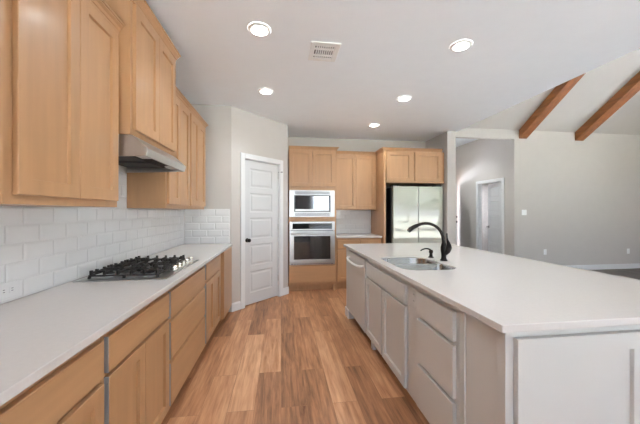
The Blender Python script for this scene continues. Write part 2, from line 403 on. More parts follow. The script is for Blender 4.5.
DA0, DA1 = 0.218, 0.887
t = thing('door_1', 'white five-panel pantry door with a dark knob on the angled wall', 'door', md(0.55, 0, 0), kind='structure')
ph = [(0.17, 0.475), (0.555, 0.86), (0.94, 1.245), (1.325, 1.6), (1.68, 1.955)]
obj('slab', panel_door(BM(), lambda a, b, c: md(a, b - 0.03, c), DA0 + 0.004, DA1 - 0.004, 0.014, 2.068, 0.036, ph, 0.115), 'door', t)
d = Vector((1, -1, 0)).normalized()
kp = Vector(md(DA0 + 0.065, -0.03, 0.93))
knob(t, kp, d)
bm = BM(); box(bm, DA0 + 0.0005, DA0 + 0.006, -0.028, 0.002, 0.9, 0.96, md); obj('strike_plate', bm, 'bronze', t)
for z in (0.25, 1.05, 1.85):
    bm = BM(); lathe(bm, [(0.006, 0), (0.006, 0.09)], md(DA1 - 0.002, -0.022, z), n=12); obj('hinge', bm, 'steelh', t, smooth=True)
bm = BM(); tube(bm, [md(DA1 - 0.002, -0.02, 1.955), md(DA1 + 0.02, 0.02, 1.957), md(DA1 + 0.025, 0.05, 1.955)], 0.005, n=8, sub=2); obj('hinge_stop', bm, 'bronze', t, smooth=True)
obj('jamb', jamb(BM(), md, 0.206, 0.899, 2.084), 'trim', t)
struct('trim_1', casing(BM(), md, 0.213, 0.892, 2.076), 'trim', 'white casing around the pantry door', 'trim', bevel=0.004)

# hall door, swung into the room behind it
t = thing('door_2', 'white panel door standing ajar in the hall', 'door', (5.13, 6.17, 0), kind='structure')
ang = math.radians(17.6)
mdr = face_dir((5.165, 6.168), (math.sin(ang), math.cos(ang)))
m2 = lambda a, b, c: mdr(a, -b - 0.036, c)
obj('slab', panel_door(BM(), m2, 0.0, 0.8, 0.014, 2.05, 0.036, ph, 0.12), 'door', t)
dv = Vector((math.sin(ang), math.cos(ang), 0)); nv = Vector((-dv.y, dv.x, 0))
for b_, n_ in ((0.0005, 1), (-0.0365, -1)):
    bm = BM(); ax = (Vector(m2(0, 1, 0)) - Vector(m2(0, 0, 0))) * n_
    lathe(bm, [(0.032, 0), (0.032, 0.008), (0.014, 0.012), (0.013, 0.05), (0.018, 0.055)], m2(0.735, b_, 0.95), ax)
    tube(bm, [m2(0.735, b_ + n_ * 0.05, 0.95), m2(0.68, b_ + n_ * 0.056, 0.952), m2(0.62, b_ + n_ * 0.05, 0.95)], [0.014, 0.013, 0.01], n=10)
    obj('handle', bm, 'bronze', t, smooth=True)
for z in (0.3, 1.0, 1.78):
    bm = BM(); lathe(bm, [(0.008, 0), (0.008, 0.1)], (5.128, 6.166, z), n=12); obj('hinge', bm, 'steelh', t, smooth=True)
obj('jamb', jamb(BM(), mh, 6.151, 6.999, 2.069), 'trim', t)
struct('trim_2', casing(BM(), mh, 6.158, 6.992, 2.062), 'trim', 'white casing around the hall door', 'trim', bevel=0.004)

# entry door leaf standing open, seen on its edge
t = thing('door_3', 'open white entry door seen edge-on beside the refrigerator wall', 'door', (5.03, 7.86, 0), kind='structure')
dd = Vector((4.55 - 5.03, 7.14 - 7.86)); 
m3 = face_dir((5.03, 7.86), dd)
obj('slab', panel_door(BM(), m3, 0.0, 0.865, 0.014, 2.09, 0.045, ph, 0.13), 'door', t)
for z, r in ((1.2, 0.022), (1.07, 0.026)):
    bm = BM(); q = Vector(m3(0.80, 0, z)); ax = Vector(m3(0, 1, 0)) - Vector(m3(0, 0, 0))
    lathe(bm, [(r, 0), (r, 0.02), (r * 0.7, 0.03)], q, ax); lathe(bm, [(r, 0), (r, 0.02), (r * 0.7, 0.03)], Vector(m3(0.80, -0.045, z)), -ax)
    obj('deadbolt' if r < 0.025 else 'handle_rose', bm, 'bronze', t, smooth=True)
bm = BM(); box(bm, 0.8655, 0.8675, -0.036, -0.009, 1.16, 1.24, m3); box(bm, 0.8655, 0.8675, -0.036, -0.009, 1.03, 1.11, m3); box(bm, 0.8655, 0.8675, -0.036, -0.009, 0.9, 0.94, m3)
obj('latch_plate', bm, 'bronze', t)
struct('trim_3', casing(BM(), face_ny(8.0), 4.1, 5.0, 2.1), 'trim', 'white casing around the entry doorway', 'trim')
# dark back door behind the camera, mirrored in the microwave
t = thing('door_4', 'dark stained back door mirrored in the microwave', 'door', (0.85, YS, 0), kind='structure')
obj('slab', panel_door(BM(), lambda a, b, c: ms(a, b - 0.03, c), 0.425, 1.275, 0.01, 2.095, 0.045, [(0.2, 0.95), (1.1, 1.95)], 0.13), 'entry', t)
knob(t, ms(0.5, -0.03, 0.95), (0, 1, 0), m='steelh')

# baseboards
def baseboard(name, m, a0, a1, label, h=0.115):
    bm = BM(); box(bm, a0, a1, 0.001, 0.014, 0, h - 0.015, m); box(bm, a0, a1, 0.001, 0.008, h - 0.015, h, m)
    struct(name, bm, 'trim', label, 'baseboard', bevel=0.002)
baseboard('baseboard_pantry', md, 0.0, 0.143, 'white baseboard left of the pantry door')
baseboard('baseboard_pantry_right', md, 0.962, DL + 0.012, 'white baseboard right of the pantry door')
baseboard('baseboard_living', face_ny(YL), 5.13, XR, 'white baseboard along the living room far wall')
baseboard('baseboard_right', mx_, YS, YL - 0.02, 'white baseboard along the right wall of the living room')
baseboard('baseboard_hall', mh, 5.8, 6.085, 'white baseboard by the hall door, living side')
baseboard('baseboard_hall_far', mh, 7.065, 8.0, 'white baseboard beyond the hall door')

# ------------------------------------------------------------------ beams
def beam(x0, x1, label):
    bm = BM(); y1, y0, h = YL - 0.005, YR + 0.3, 0.16
    z = lambda y: ZP + SL * (YL - y)
    prism(bm, [(y1, z(y1) - 0.002), (y0, z(y0) - 0.002), (y0, z(y0) - h * 1.21), (y1, z(y1) - h * 1.21)], x0, x1, f_xz)
    tag(obj('wooden_beam', bm, 'beam', bevel=0.006), label, 'beam', 'beams on the sloped ceiling')
beam(5.235, 5.43, 'reddish brown wooden beam ending above the hall corner')
beam(6.655, 6.88, 'reddish brown wooden beam ending over the middle of the living room wall')

# ------------------------------------------------------------------ cabinets
def crown(bm, m, a0, a1, d, z0, z1, left=True, right=True, o=0.042):
    """crown along the front and returns along the exposed sides; cabinet front at b=0, depth d"""
    prof = [(0.0, z0), (0.012, z0), (0.012, z0 + 0.013), (0.017, z0 + 0.016), (0.022, z0 + 0.03), (0.034, z1 - 0.017), (0.034, z1 - 0.012), (o, z1 - 0.01), (o, z1), (0.0, z1)]
    al, ar = (1 if left else 0), (1 if right else 0)
    pts = []
    paths = []
    for q, z in prof:
        row = []
        if left: row.append(m(a0 - q, -d, z))
        row.append(m(a0 - q * al, q, z)); row.append(m(a1 + q * ar, q, z))
        if right: row.append(m(a1 + q, -d, z))
        paths.append([bm.verts.new(p) for p in row])
    n = len(prof); k = len(paths[0])
    for i in range(n):
        p, s = paths[i], paths[(i + 1) % n]
        for j in range(k - 1):
            if len({tuple(round(c, 6) for c in v.co) for v in (p[j], p[j + 1], s[j + 1], s[j])}) > 2: bm.faces.new((p[j], p[j + 1], s[j + 1], s[j]))
    bm.faces.new([r[0] for r in paths]); bm.faces.new([r[-1] for r in paths][::-1])
    return bm

def wall_cabinet(m, a0, a1, d, c0, c1, doors, label, crown_args=None, rail=0.06, group='wooden wall cabinets', name='upper_cabinet', bottom=0.035):
    t = thing(name, label, 'cabinet', m((a0 + a1) / 2, -d / 2, c0), group)
    obj('body', box(BM(), a0, a1, -d, 0, c0, c1, m), 'wood', t, bevel=0.0015)
    for x0, x1 in doors:
        obj('door', shaker(BM(), m, x0, x1, c0 + bottom, c1 - 0.022, rail=rail), 'wood', t)
    if crown_args: obj('crown_molding', crown(BM(), m, a0, a1, d, c1 - 0.012, c1 + crown_args.pop('h', 0.045), **crown_args), 'wood', t)
    return t

mu = face_x(-0.952)
wall_cabinet(mu, 0.42, 1.134, 0.30, 1.358, 2.385, [(0.44, 0.775), (0.779, 1.114)], 'wooden wall cabinet cut by the left picture edge', dict(left=False, right=False))
wall_cabinet(mu, 1.136, 1.843, 0.30, 1.358, 2.385, [(1.172, 1.493), (1.497, 1.818)], 'two-door wooden wall cabinet just before the range hood', dict(left=False, right=False))
mhc = face_x(-0.883)
t = wall_cabinet(mhc, 1.846, 2.556, 0.371, 1.79, 2.60, [(1.872, 2.205), (2.209, 2.536)], 'raised wooden wall cabinet right above the range hood', dict(left=True, right=True, h=0.055))
wall_cabinet(mu, 2.560, 3.168, 0.30, 1.362, 2.385, [(2.585, 2.862), (2.866, 3.150)], 'two-door wooden wall cabinet just past the range hood', dict(left=False, right=False))
wall_cabinet(mu, 3.170, 3.785, 0.30, 1.362, 2.385, [(3.19, 3.476), (3.480, 3.768)], 'last wooden wall cabinet of the long run, nearest the pantry door', dict(left=False, right=True))

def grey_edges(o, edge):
    '''flat grey on the side edges of a door or drawer front'''
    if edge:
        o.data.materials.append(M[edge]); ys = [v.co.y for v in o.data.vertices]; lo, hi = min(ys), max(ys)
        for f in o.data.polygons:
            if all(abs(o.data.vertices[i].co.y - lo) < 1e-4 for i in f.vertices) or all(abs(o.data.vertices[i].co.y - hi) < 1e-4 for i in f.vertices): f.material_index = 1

def base_cabinet(m, a0, a1, d, top, drawers, doors, label, group, wm='wood', hm='woodh', edge=None, toe=0.075, name='base_cabinet', rail=0.055, shk_drawers=False, z0=0.115):
    t = thing(name, label, 'cabinet', m((a0 + a1) / 2, -d / 2, 0), group)
    bm = BM(); w = 0.018
    box(bm, a0, a0 + w, -d, -0.02, z0, top, m); box(bm, a1 - w, a1, -d, -0.02, z0, top, m)
    box(bm, a0 + w, a1 - w, -d, -0.02, z0, z0 + w, m); box(bm, a0 + w, a1 - w, -d, -d + 0.006, z0 + w, top, m)
    s = 0.038                                   # face frame
    box(bm, a0, a1, -0.02, 0, z0, top, m)
    obj('body', bm, wm, t, bevel=0.001)
    bm = BM(); box(bm, a0, a1, -toe - 0.012, -toe, 0, z0, m); obj('toe_kick', bm, wm, t)
    bx = lambda q: box(BM(), q[0] + 0.02, q[1] - 0.02, -d * 0.8, 0.001, q[2] + 0.012, q[3] - 0.012, m)
    for q in drawers:
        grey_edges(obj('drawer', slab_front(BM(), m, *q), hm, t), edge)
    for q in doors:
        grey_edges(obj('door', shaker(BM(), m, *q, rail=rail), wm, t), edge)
    return t

ml = face_x(-0.682)
GL = 'wooden base cabinets under the long counter'
TOP = 0.8825
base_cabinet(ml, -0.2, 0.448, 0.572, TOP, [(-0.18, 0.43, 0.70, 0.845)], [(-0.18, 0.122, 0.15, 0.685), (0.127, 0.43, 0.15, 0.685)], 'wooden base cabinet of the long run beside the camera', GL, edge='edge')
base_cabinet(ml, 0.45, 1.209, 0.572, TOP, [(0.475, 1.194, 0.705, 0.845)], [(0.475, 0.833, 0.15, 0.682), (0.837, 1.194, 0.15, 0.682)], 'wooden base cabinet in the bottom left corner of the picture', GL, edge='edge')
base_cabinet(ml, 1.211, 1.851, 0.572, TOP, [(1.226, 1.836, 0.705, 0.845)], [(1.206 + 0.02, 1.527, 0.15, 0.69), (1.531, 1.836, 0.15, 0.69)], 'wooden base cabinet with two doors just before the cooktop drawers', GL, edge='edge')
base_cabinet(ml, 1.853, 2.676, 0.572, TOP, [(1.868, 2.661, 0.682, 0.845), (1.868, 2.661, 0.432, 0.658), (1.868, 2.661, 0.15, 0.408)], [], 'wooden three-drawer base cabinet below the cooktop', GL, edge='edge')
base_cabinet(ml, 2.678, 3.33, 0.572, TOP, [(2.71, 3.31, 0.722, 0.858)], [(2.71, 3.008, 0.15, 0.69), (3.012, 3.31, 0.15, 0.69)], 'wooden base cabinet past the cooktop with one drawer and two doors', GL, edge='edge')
t = thing('corner_filler', 'narrow plain wooden filler panel at the pantry end of the long counter', 'cabinet filler', (-0.95, 3.65, 0))
obj('body', box(BM(), 3.44, 3.968, -0.565, 0.035, 0.1, 0.872, ml), 'wood', t, bevel=0.002)
obj('stile', box(BM(), 3.332, 3.438, -0.57, -0.001, 0.115, 0.8825, ml), 'wood', t)
obj('toe_kick', box(BM(), 3.332, 3.968, -0.12, -0.075, 0, 0.098, ml), 'wood', t)

tag(obj('countertop', box(BM(), XL + 0.002, -0.635, -0.25, 3.974, 0.8845, 0.914), 'quartz', bevel=0.003), 'long off-white quartz countertop along the left wall holding the cooktop', 'countertop')

# tile: bevelled subway tiles in running bond
def tiles(bm, m, a0, a1, c0, c1, tw=0.19, th=0.0915, start=0.0):
    box(bm, a0, a1, 0.001, 0.005, c0, c1, m)
    g, bv, r = 0.0012, 0.011, 0
    z = c0
    while z < c1 - 0.004:
        z1 = min(z + th, c1); x = a0 - (tw / 2 if r % 2 else 0) - start
        while x < a1:
            x0, x1 = max(x, a0) + g, min(x + tw, a1) - g
            if x1 - x0 > 0.008:
                k = min(bv, (x1 - x0) * 0.4, (z1 - z) * 0.4)
                R = [[bm.verts.new(m(p, b, q)) for p, q in ((x0 + e, z + g + e), (x1 - e, z + g + e), (x1 - e, z1 - g - e), (x0 + e, z1 - g - e))] for e, b in ((0, 0.005), (0, 0.007), (k, 0.0105))]
                for p, s in zip(R, R[1:]):
                    for i in range(4): bm.faces.new((p[i], p[(i + 1) % 4], s[(i + 1) % 4], s[i]))
                bm.faces.new(R[-1])
            x += tw
        z += th; r += 1
    return bm
mw_ = face_x(XL)
bm = BM(); tiles(bm, mw_, -0.25, 3.979, 0.915, 1.357, th=0.0884, start=0.05)
tiles(bm, mw_, 1.845, 2.559, 1.3575, 1.645, start=0.03)
t = tag(obj('tile_backsplash', bm, 'tile'), 'glossy white subway tile backsplash along the left wall', 'backsplash')
bm = BM(); tiles(bm, face_ny(3.98), XL + 0.011, -0.672, 0.915, 1.371)
tag(obj('tile_backsplash', bm, 'tile'), 'white subway tile return on the short wall before the pantry door', 'backsplash')

# left wall outlet
def outlet(name, label, m, a, c, horizontal=False, kind='outlet', mat_='plastic', b=0.001):
    t = thing(name, label, kind, m(a, 0, c), 'white wall plates')
    w, h = (0.06, 0.036) if horizontal else (0.036, 0.06)
    bm = BM(); box(bm, a - w, a + w, b, b + 0.005, c - h, c + h, m); obj('plate', bm, mat_, t, bevel=0.002)
    for s in (-1, 1):
        p, q = (a + s * 0.021, c) if horizontal else (a, c + s * 0.021)
        bm = BM(); box(bm, p - 0.0145, p + 0.0145, b + 0.0052, b + 0.007, q - 0.0145, q + 0.0145, m); r = obj('receptacle', bm, mat_, t, bevel=0.003)
        bm = BM()
        if horizontal:
            box(bm, p - 0.005, p + 0.005, b + 0.0071, b + 0.0076, q + 0.004, q + 0.0065, m); box(bm, p - 0.005, p + 0.005, b + 0.0071, b + 0.0076, q - 0.0065, q - 0.004, m)
        else:
            box(bm, p - 0.0065, p - 0.004, b + 0.0071, b + 0.0076, q - 0.003, q + 0.007, m); box(bm, p + 0.004, p + 0.0065, b + 0.0071, b + 0.0076, q - 0.003, q + 0.007, m)
        obj('slots', bm, 'slot', r)
outlet('wall_outlet', 'white sideways outlet in the tile backsplash at the left picture edge', mw_, 1.505, 0.972, True, b=0.011, mat_='tile')
ml5 = face_ny(YL)
outlet('wall_outlet', 'white outlet low on the living room wall, nearer the hall', ml5, 5.895, 0.43)
outlet('wall_outlet', 'white outlet low on the living room wall, nearer the right picture edge', ml5, 8.10, 0.41)
t = thing('light_switch', 'white double light switch on the living room wall by the hall corner', 'light switch', ml5(5.37, 0, 1.32))
bm = BM(); box(bm, 5.31, 5.43, 0.001, 0.006, 1.26, 1.38, ml5); obj('plate', bm, 'plastic', t, bevel=0.002)
for x in (5.347, 5.393):
    bm = BM(); box(bm, x - 0.016, x + 0.016, 0.0062, 0.0095, 1.287, 1.353, ml5); obj('rocker', bm, 'plastic', t, bevel=0.001)

# ------------------------------------------------------------------ range hood
t = thing('range_hood', 'stainless under-cabinet range hood over the cooktop', 'range hood', (-1.06, 2.19, 1.66))
y0, y1 = 1.851, 2.552
XLH = XL + 0.013
f_y = lambda p, q, h: (p, h, q)
bm = BM()
prism(bm, [(XLH, 1.7885), (-0.875, 1.7885), (-0.787, 1.7100), (-0.797, 1.6650), (XLH, 1.6500)], y0, y0 + 0.012, f_y)
prism(bm, [(XLH, 1.7885), (-0.875, 1.7885), (-0.787, 1.7100), (-0.797, 1.6650), (XLH, 1.6500)], y1 - 0.012, y1, f_y)
prism(bm, [(XLH, 1.7885), (-0.875, 1.7885), (-0.787, 1.7100), (-0.797, 1.6650), (-0.809, 1.6650), (-0.801, 1.7040), (-0.881, 1.7750), (XLH, 1.7750)], y0 + 0.012, y1 - 0.012, f_y)
obj('shell', bm, 'steelh', t, bevel=0.002)
bm = BM(); box(bm, XLH + 0.01, -0.825, y0 + 0.02, y1 - 0.02, 1.6900, 1.7050); obj('underside', bm, 'dark', t)
for a in (1.93, 2.24):
    bm = BM(); box(bm, XLH + 0.06, -0.93, a, a + 0.22, 1.6810, 1.6895); obj('filter', bm, 'duct', t, bevel=0.003)
for a in (1.90, 2.40):
    bm = BM(); box(bm, -0.90, -0.83, a, a + 0.13, 1.6770, 1.6895); obj('lamp_lens', bm, 'hoodlamp', t, bevel=0.004)
for a in (2.13, 2.17, 2.21, 2.25):
    bm = BM(); lathe(bm, [(0.011, 0), (0.009, -0.008)], (-0.835, a, 1.6895), n=12); obj('button', bm, 'black', t, smooth=True)

# ------------------------------------------------------------------ gas cooktop
t = thing('gas_cooktop', 'stainless gas cooktop with black iron grates set in the left counter', 'cooktop', (-0.96, 2.24, 0.914))
cx0, cx1, cy0, cy1 = -1.215, -0.70, 1.885, 2.60
bm = BM(); box(bm, cx0, cx1, cy0, cy1, 0.9145, 0.921); box(bm, cx0 + 0.025, cx1 - 0.03, cy0 + 0.03, cy1 - 0.03, 0.921, 0.923)
obj('tray', bm, 'steelh', t, bevel=0.0025)
burn = [(-1.09, 2.02, 0.036), (-0.86, 2.02, 0.045), (-1.0, 2.243, 0.058), (-1.09, 2.465, 0.045), (-0.90, 2.465, 0.036)]
for x, y, r in burn:
    bm = BM(); lathe(bm, [(r * 1.35, 0.9232), (r * 1.35, 0.926), (r, 0.929), (r, 0.938)], (x, y, 0)); b = obj('burner', bm, 'steelh', t, smooth=True)
    bm = BM(); lathe(bm, [(r * 0.9, 0.9385), (r * 0.95, 0.944), (r * 0.6, 0.947)], (x, y, 0)); obj('burner_cap', bm, 'black', b, smooth=True)
def grate(x0, x1, y0, y1, cells):
    bm = BM(); z0, z1, w = 0.936, 0.945, 0.0045
    for x in (x0, x1): box(bm, x - w, x + w, y0 - w, y1 + w, z0, z1)
    for y in (y0, y1): box(bm, x0 + w, x1 - w, y - w, y + w, z0, z1)
    for x, y in [(x0, y0), (x1, y0), (x0, y1), (x1, y1), ((x0 + x1) / 2, y0), ((x0 + x1) / 2, y1)]:
        box(bm, x - 0.007, x + 0.007, y - 0.007, y + 0.007, 0.9232, z0)
    def finger(p, q):                     # bar from the frame inwards with an upturned outer end
        p, q = Vector(p), Vector(q); d = (q - p).normalized(); nn = Vector((-d.y, d.x)) * 0.005
        f = lambda a, b, h: (a, b, h)
        prism(bm, [p + nn, q + nn, q - nn, p - nn], 0.950, 0.962, f)
        e = p + d * 0.016
        prism(bm, [p + nn * 1.4, e + nn * 1.4, e - nn * 1.4, p - nn * 1.4], 0.9452, 0.972, f)
    nx = max(3, round((x1 - x0) / 0.075))
    for k in range(nx + 1):
        x = x0 + 0.006 + (x1 - x0 - 0.012) * k / nx
        L_ = (y1 - y0) * (0.36 if k % 2 else 0.46)
        finger((x, y0), (x, y0 + L_)); finger((x, y1), (x, y1 - L_))
    for y in (y0 + (y1 - y0) * 0.3, y0 + (y1 - y0) * 0.7):
        finger((x0, y), (x0 + 0.1, y)); finger((x1, y), (x1 - 0.1, y))
    ym = (y0 + y1) / 2
    box(bm, x0, x1, ym - 0.004, ym + 0.004, 0.951, 0.961)
    return bm
for (g0, g1, x1, cells) in ((1.935, 2.133, -0.765, burn[0:2]), (2.147, 2.343, -0.80, burn[2:3]), (2.357, 2.555, -0.80, burn[3:5])):
    bm = grate(-1.155, x1, g0, g1, cells); obj('grate', bm, 'iron', t, bevel=0.001, seg=1)
for y in (2.175, 2.265, 2.355, 2.445, 2.535):
    bm = BM(); lathe(bm, [(0.024, 0.9215), (0.024, 0.928), (0.02, 0.93), (0.019, 0.95), (0.014, 0.955)], (-0.748, y, 0), n=20); obj('knob', bm, 'knob', t, smooth=True)

# ------------------------------------------------------------------ oven tower
YO = 4.87
mo = face_ny(YO)
t = thing('oven_cabinet', 'tall wooden oven tower cabinet between pantry corner and back counter', 'cabinet', (0.527, 5.1, 0))
ox0, ox1 = 0.128, 0.935
bm = BM()
for x0, x1, z0, z1 in ((ox0, ox0 + 0.022, 0.10, 2.385), (ox1 - 0.036, ox1, 0.10, 2.385)): box(bm, x0, x1, -0.595, 0, z0, z1, mo)
for z0, z1 in ((0.10, 0.15), (0.425, 0.44), (1.17, 1.245), (1.697, 1.775), (2.345, 2.385)): box(bm, ox0 + 0.022, ox1 - 0.036, -0.595, 0, z0, z1, mo)
box(bm, ox0 + 0.022, ox1 - 0.036, -0.595, -0.585, 0.15, 2.345, mo)
obj('body', bm, 'wood', t, bevel=0.001)
for x0, x1 in ((0.142, 0.521), (0.527, 0.913)):
    obj('door', shaker(BM(), mo, x0, x1, 1.76, 2.362, rail=0.058), 'wood', t)
obj('drawer', slab_front(BM(), mo, 0.135, 0.922, 0.148, 0.423), 'woodh', t)
obj('toe_kick', box(BM(), ox0, ox1, -0.09, -0.07, 0, 0.0985, mo), 'wood', t)
obj('end_stile', box(BM(), ox1 - 0.05, ox1, -0.0695, -0.001, 0.0, 0.0985, mo), 'wood', t)
obj('crown_molding', crown(BM(), mo, ox0, ox1, 0.59, 2.373, 2.43, left=False, right=True), 'wood', t)

t = thing('microwave', 'built-in stainless microwave above the wall oven', 'microwave', (0.51, 4.86, 1.25))
x0, x1, z0, z1 = 0.152, 0.897, 1.2465, 1.6955
obj('body', box(BM(), x0 + 0.02, x1 - 0.02, -0.45, -0.001, z0 + 0.01, z1 - 0.01, mo), 'black', t)
bm = BM()
for a, b, c, d_ in ((x0 - 0.015, x0 + 0.065, z0, z1), (x1 - 0.065, x1 + 0.005, z0, z1), (x0 + 0.065, x1 - 0.065, z0, z0 + 0.085), (x0 + 0.065, x1 - 0.065, z1 - 0.085, z1)):
    box(bm, a, b, 0.001, 0.018, c, d_, mo)
obj('trim_frame', bm, 'steelh', t, bevel=0.003)
for zz in (z0 + 0.02, z1 - 0.065):
    bm = BM()
    for k in range(4): box(bm, x0 + 0.08, x1 - 0.08, 0.0181, 0.0205, zz + k * 0.012, zz + k * 0.012 + 0.006, mo)
    obj('vent_louver', bm, 'duct', t)
obj('door', box(BM(), x0 + 0.067, x1 - 0.067, 0.001, 0.022, z0 + 0.088, z1 - 0.088, mo), 'black', t, bevel=0.003)
obj('door_glass', box(BM(), x0 + 0.092, x1 - 0.092, 0.0221, 0.025, z0 + 0.135, z1 - 0.102, mo), 'mwglass', t)
obj('control_strip', box(BM(), x0 + 0.085, x1 - 0.085, 0.0221, 0.026, z0 + 0.098, z0 + 0.13, mo), 'steelh', t)

t = thing('wall_oven', 'stainless wall oven with bar handle and dark glass door', 'oven', (0.51, 4.86, 0.44))
x0, x1 = 0.140, 0.905
obj('body', box(BM(), x0 + 0.02, x1 - 0.02, -0.55, -0.001, 0.445, 1.165, mo), 'black', t)
obj('control_panel', box(BM(), x0, x1, 0.001, 0.024, 1.022, 1.168, mo), 'steelh', t, bevel=0.003)
obj('display', box(BM(), x0 + 0.05, x1 - 0.05, 0.0241, 0.026, 1.045, 1.14, mo), 'display', t)
bm = BM()
for a, b, c, d_ in ((x0, x0 + 0.075, 0.475, 1.012), (x1 - 0.075, x1, 0.475, 1.012), (x0 + 0.075, x1 - 0.075, 0.475, 0.535), (x0 + 0.075, x1 - 0.075, 0.925, 1.012)):
    box(bm, a, b, 0.001, 0.03, c, d_, mo)
obj('door', bm, 'steelh', t, bevel=0.003)
obj('door_glass', box(BM(), x0 + 0.0755, x1 - 0.0755, 0.004, 0.0285, 0.5355, 0.9245, mo), 'mirror', t)
bm = BM(); tube(bm, [mo(x0 + 0.03, 0.075, 0.968), mo(x1 - 0.03, 0.075, 0.968)], 0.013, sub=1)
for a in (x0 + 0.06, x1 - 0.06): tube(bm, [mo(a, 0.03, 0.968), mo(a, 0.07, 0.968)], 0.009, sub=1, n=10)
obj('handle', bm, 'steelh', t, smooth=True)
bm = BM(); box(bm, x0, x1, 0.001, 0.012, 0.443, 0.47, mo); tr = obj('vent_trim', bm, 'steelh', t)
bm = BM()
for k in range(16): box(bm, x0 + 0.03 + k * 0.045, x0 + 0.06 + k * 0.045, 0.0121, 0.013, 0.452, 0.462, mo)
obj('vent_slots', bm, 'dark', tr)

# ------------------------------------------------------------------ back counter
mb = face_ny(5.155)
wall_cabinet(mb, 0.98, 1.738, 0.32, 1.37, 2.385, [(0.985, 1.348), (1.352, 1.715)], 'two-door wooden wall cabinet over the short back counter', dict(left=False, right=False), bottom=0.02)
obj_f = thing('filler_strip', 'thin wooden filler strip between oven tower and back wall cabinet', 'cabinet filler', (0.95, 5.3, 1.37))
obj('strip', box(BM(), 0.937, 0.979, -0.32, -0.001, 1.37, 2.37, mb), 'wood', obj_f)
mbb = face_ny(4.875)
base_cabinet(mbb, 0.938, 1.737, 0.60, TOP, [(0.955, 1.335, 0.70, 0.85), (1.355, 1.722, 0.70, 0.85)], [(0.955, 1.335, 0.15, 0.685), (1.355, 1.722, 0.15, 0.685)], 'wooden base cabinet under the short back counter', 'wooden base cabinets at the back wall')
tag(obj('countertop', box(BM(), 0.937, 1.7375, 4.835, YB - 0.002, 0.8845, 0.914), 'quartz', bevel=0.003), 'short off-white quartz countertop between oven tower and refrigerator', 'countertop')
bm = BM(); tiles(bm, face_ny(YB), 0.94, 1.737, 0.915, 1.369)
tag(obj('tile_backsplash', bm, 'tile'), 'white subway tile backsplash over the short back counter', 'backsplash')

# ------------------------------------------------------------------ fridge and surround
mf = face_ny(4.77)
t = thing('fridge_cabinet', 'wooden cabinet with tall side panel surrounding the refrigerator', 'cabinet', (2.27, 5.1, 0))
fx0, fx1 = 1.74, 2.80
obj('side_panel', box(BM(), fx0, fx0 + 0.04, -0.705, 0, 0.0, 2.385, mf), 'wood', t, bevel=0.0015)
obj('body', box(BM(), fx0 + 0.041, fx1, -0.705, 0, 1.835, 2.385, mf), 'wood', t, bevel=0.0015)
for x0, x1 in ((1.785, 2.245), (2.295, 2.785)):
    obj('door', shaker(BM(), mf, x0, x1, 1.862, 2.365, rail=0.06), 'wood', t)
obj('crown_molding', crown(BM(), mf, fx0, fx1, 0.335, 2.373, 2.43, left=True, right=False), 'wood', t)
obj('filler', box(BM(), fx1 + 0.001, 2.866, -0.3, -0.03, 1.835, 2.385, mf), 'wood', t)
t = thing('refrigerator', 'french-door refrigerator with glossy pale grey doors mirroring trees', 'refrigerator', (2.37, 5.1, 0))
rx0, rx1 = 1.90, 2.82
obj('body', box(BM(), rx0, rx1, 4.86, 5.46, 0.02, 1.76), 'black', t, bevel=0.004)
for a, b in ((rx0 + 0.012, 2.366), (2.374, rx1 - 0.002)):
    obj('door', box(BM(), a, b, 4.765, 4.85, 0.78, 1.775), 'fridge', t, bevel=0.006)
for c, d_ in ((0.09, 0.42), (0.43, 0.77)):
    w = obj('freezer_drawer', box(BM(), rx0 + 0.012, rx1 - 0.002, 4.765, 4.85, c, d_), 'fridge', t, bevel=0.006)
for a, b in ((rx0 + 0.01, rx0 + 0.12), (rx1 - 0.12, rx1 - 0.01)):
    obj('hinge_cover', box(BM(), a, b, 4.80, 4.93, 1.7765, 1.80), 'black', t, bevel=0.006)
for a in (rx0 + 0.08, rx1 - 0.08):
    for b in (4.92, 5.4):
        bm = BM(); lathe(bm, [(0.02, 0), (0.02, 0.0195)], (a, b, 0), n=12); obj('foot', bm, 'black', t, smooth=True)

# ------------------------------------------------------------------ island
IX0, IX1, IY0, IY1 = 0.806, 2.18, 0.965, 3.70
mi = face_nx(0.855)
GI = 'greige island units'
def base_i(*a, **k): return base_cabinet(mi, *a, wm='paint', hm='paint', rail=0.055, **k)
def rrect(x0, x1, y0, y1, r, n=6):
    P = []
    for cx, cy, a in ((x1 - r, y1 - r, 0), (x0 + r, y1 - r, PI / 2), (x0 + r, y0 + r, PI), (x1 - r, y0 + r, 1.5 * PI)):
        for k in range(n + 1): P.append((cx + r * math.cos(a + k * PI / 2 / n), cy + r * math.sin(a + k * PI / 2 / n)))
    return P
def rrect4(x0, x1, y0, y1, rs, n=10):
    P = []
    for sx, sy, r, a in ((1, 1, rs[0], 0), (0, 1, rs[1], PI / 2), (0, 0, rs[2], PI), (1, 0, rs[3], 1.5 * PI)):
        cx = x1 - r if sx else x0 + r; cy = y1 - r if sy else y0 + r
        for k in range(n + 1): P.append((cx + r * math.cos(a + k * PI / 2 / n), cy + r * math.sin(a + k * PI / 2 / n)))
    return P
SX0, SX1, SY0, SY1 = 0.880, 1.312, 1.952, 2.572
bm = BM()
def flat_with_hole(bm, z, outer, inner):
    ed = []
    for L_ in (outer, inner):
        v = [bm.verts.new((x, y, z)) for x, y in L_]
        ed += [bm.edges.new((v[i], v[(i + 1) % len(v)])) for i in range(len(v))]
    return bmesh.ops.triangle_fill(bm, edges=ed, use_beauty=True)
outer = [(IX0, IY0), (IX1, IY0), (IX1, IY1), (IX0, IY1)]; inner = rrect(SX0, SX1, SY0, SY1, 0.12, 10)
for z in (0.8845, 0.914): flat_with_hole(bm, z, outer, inner)
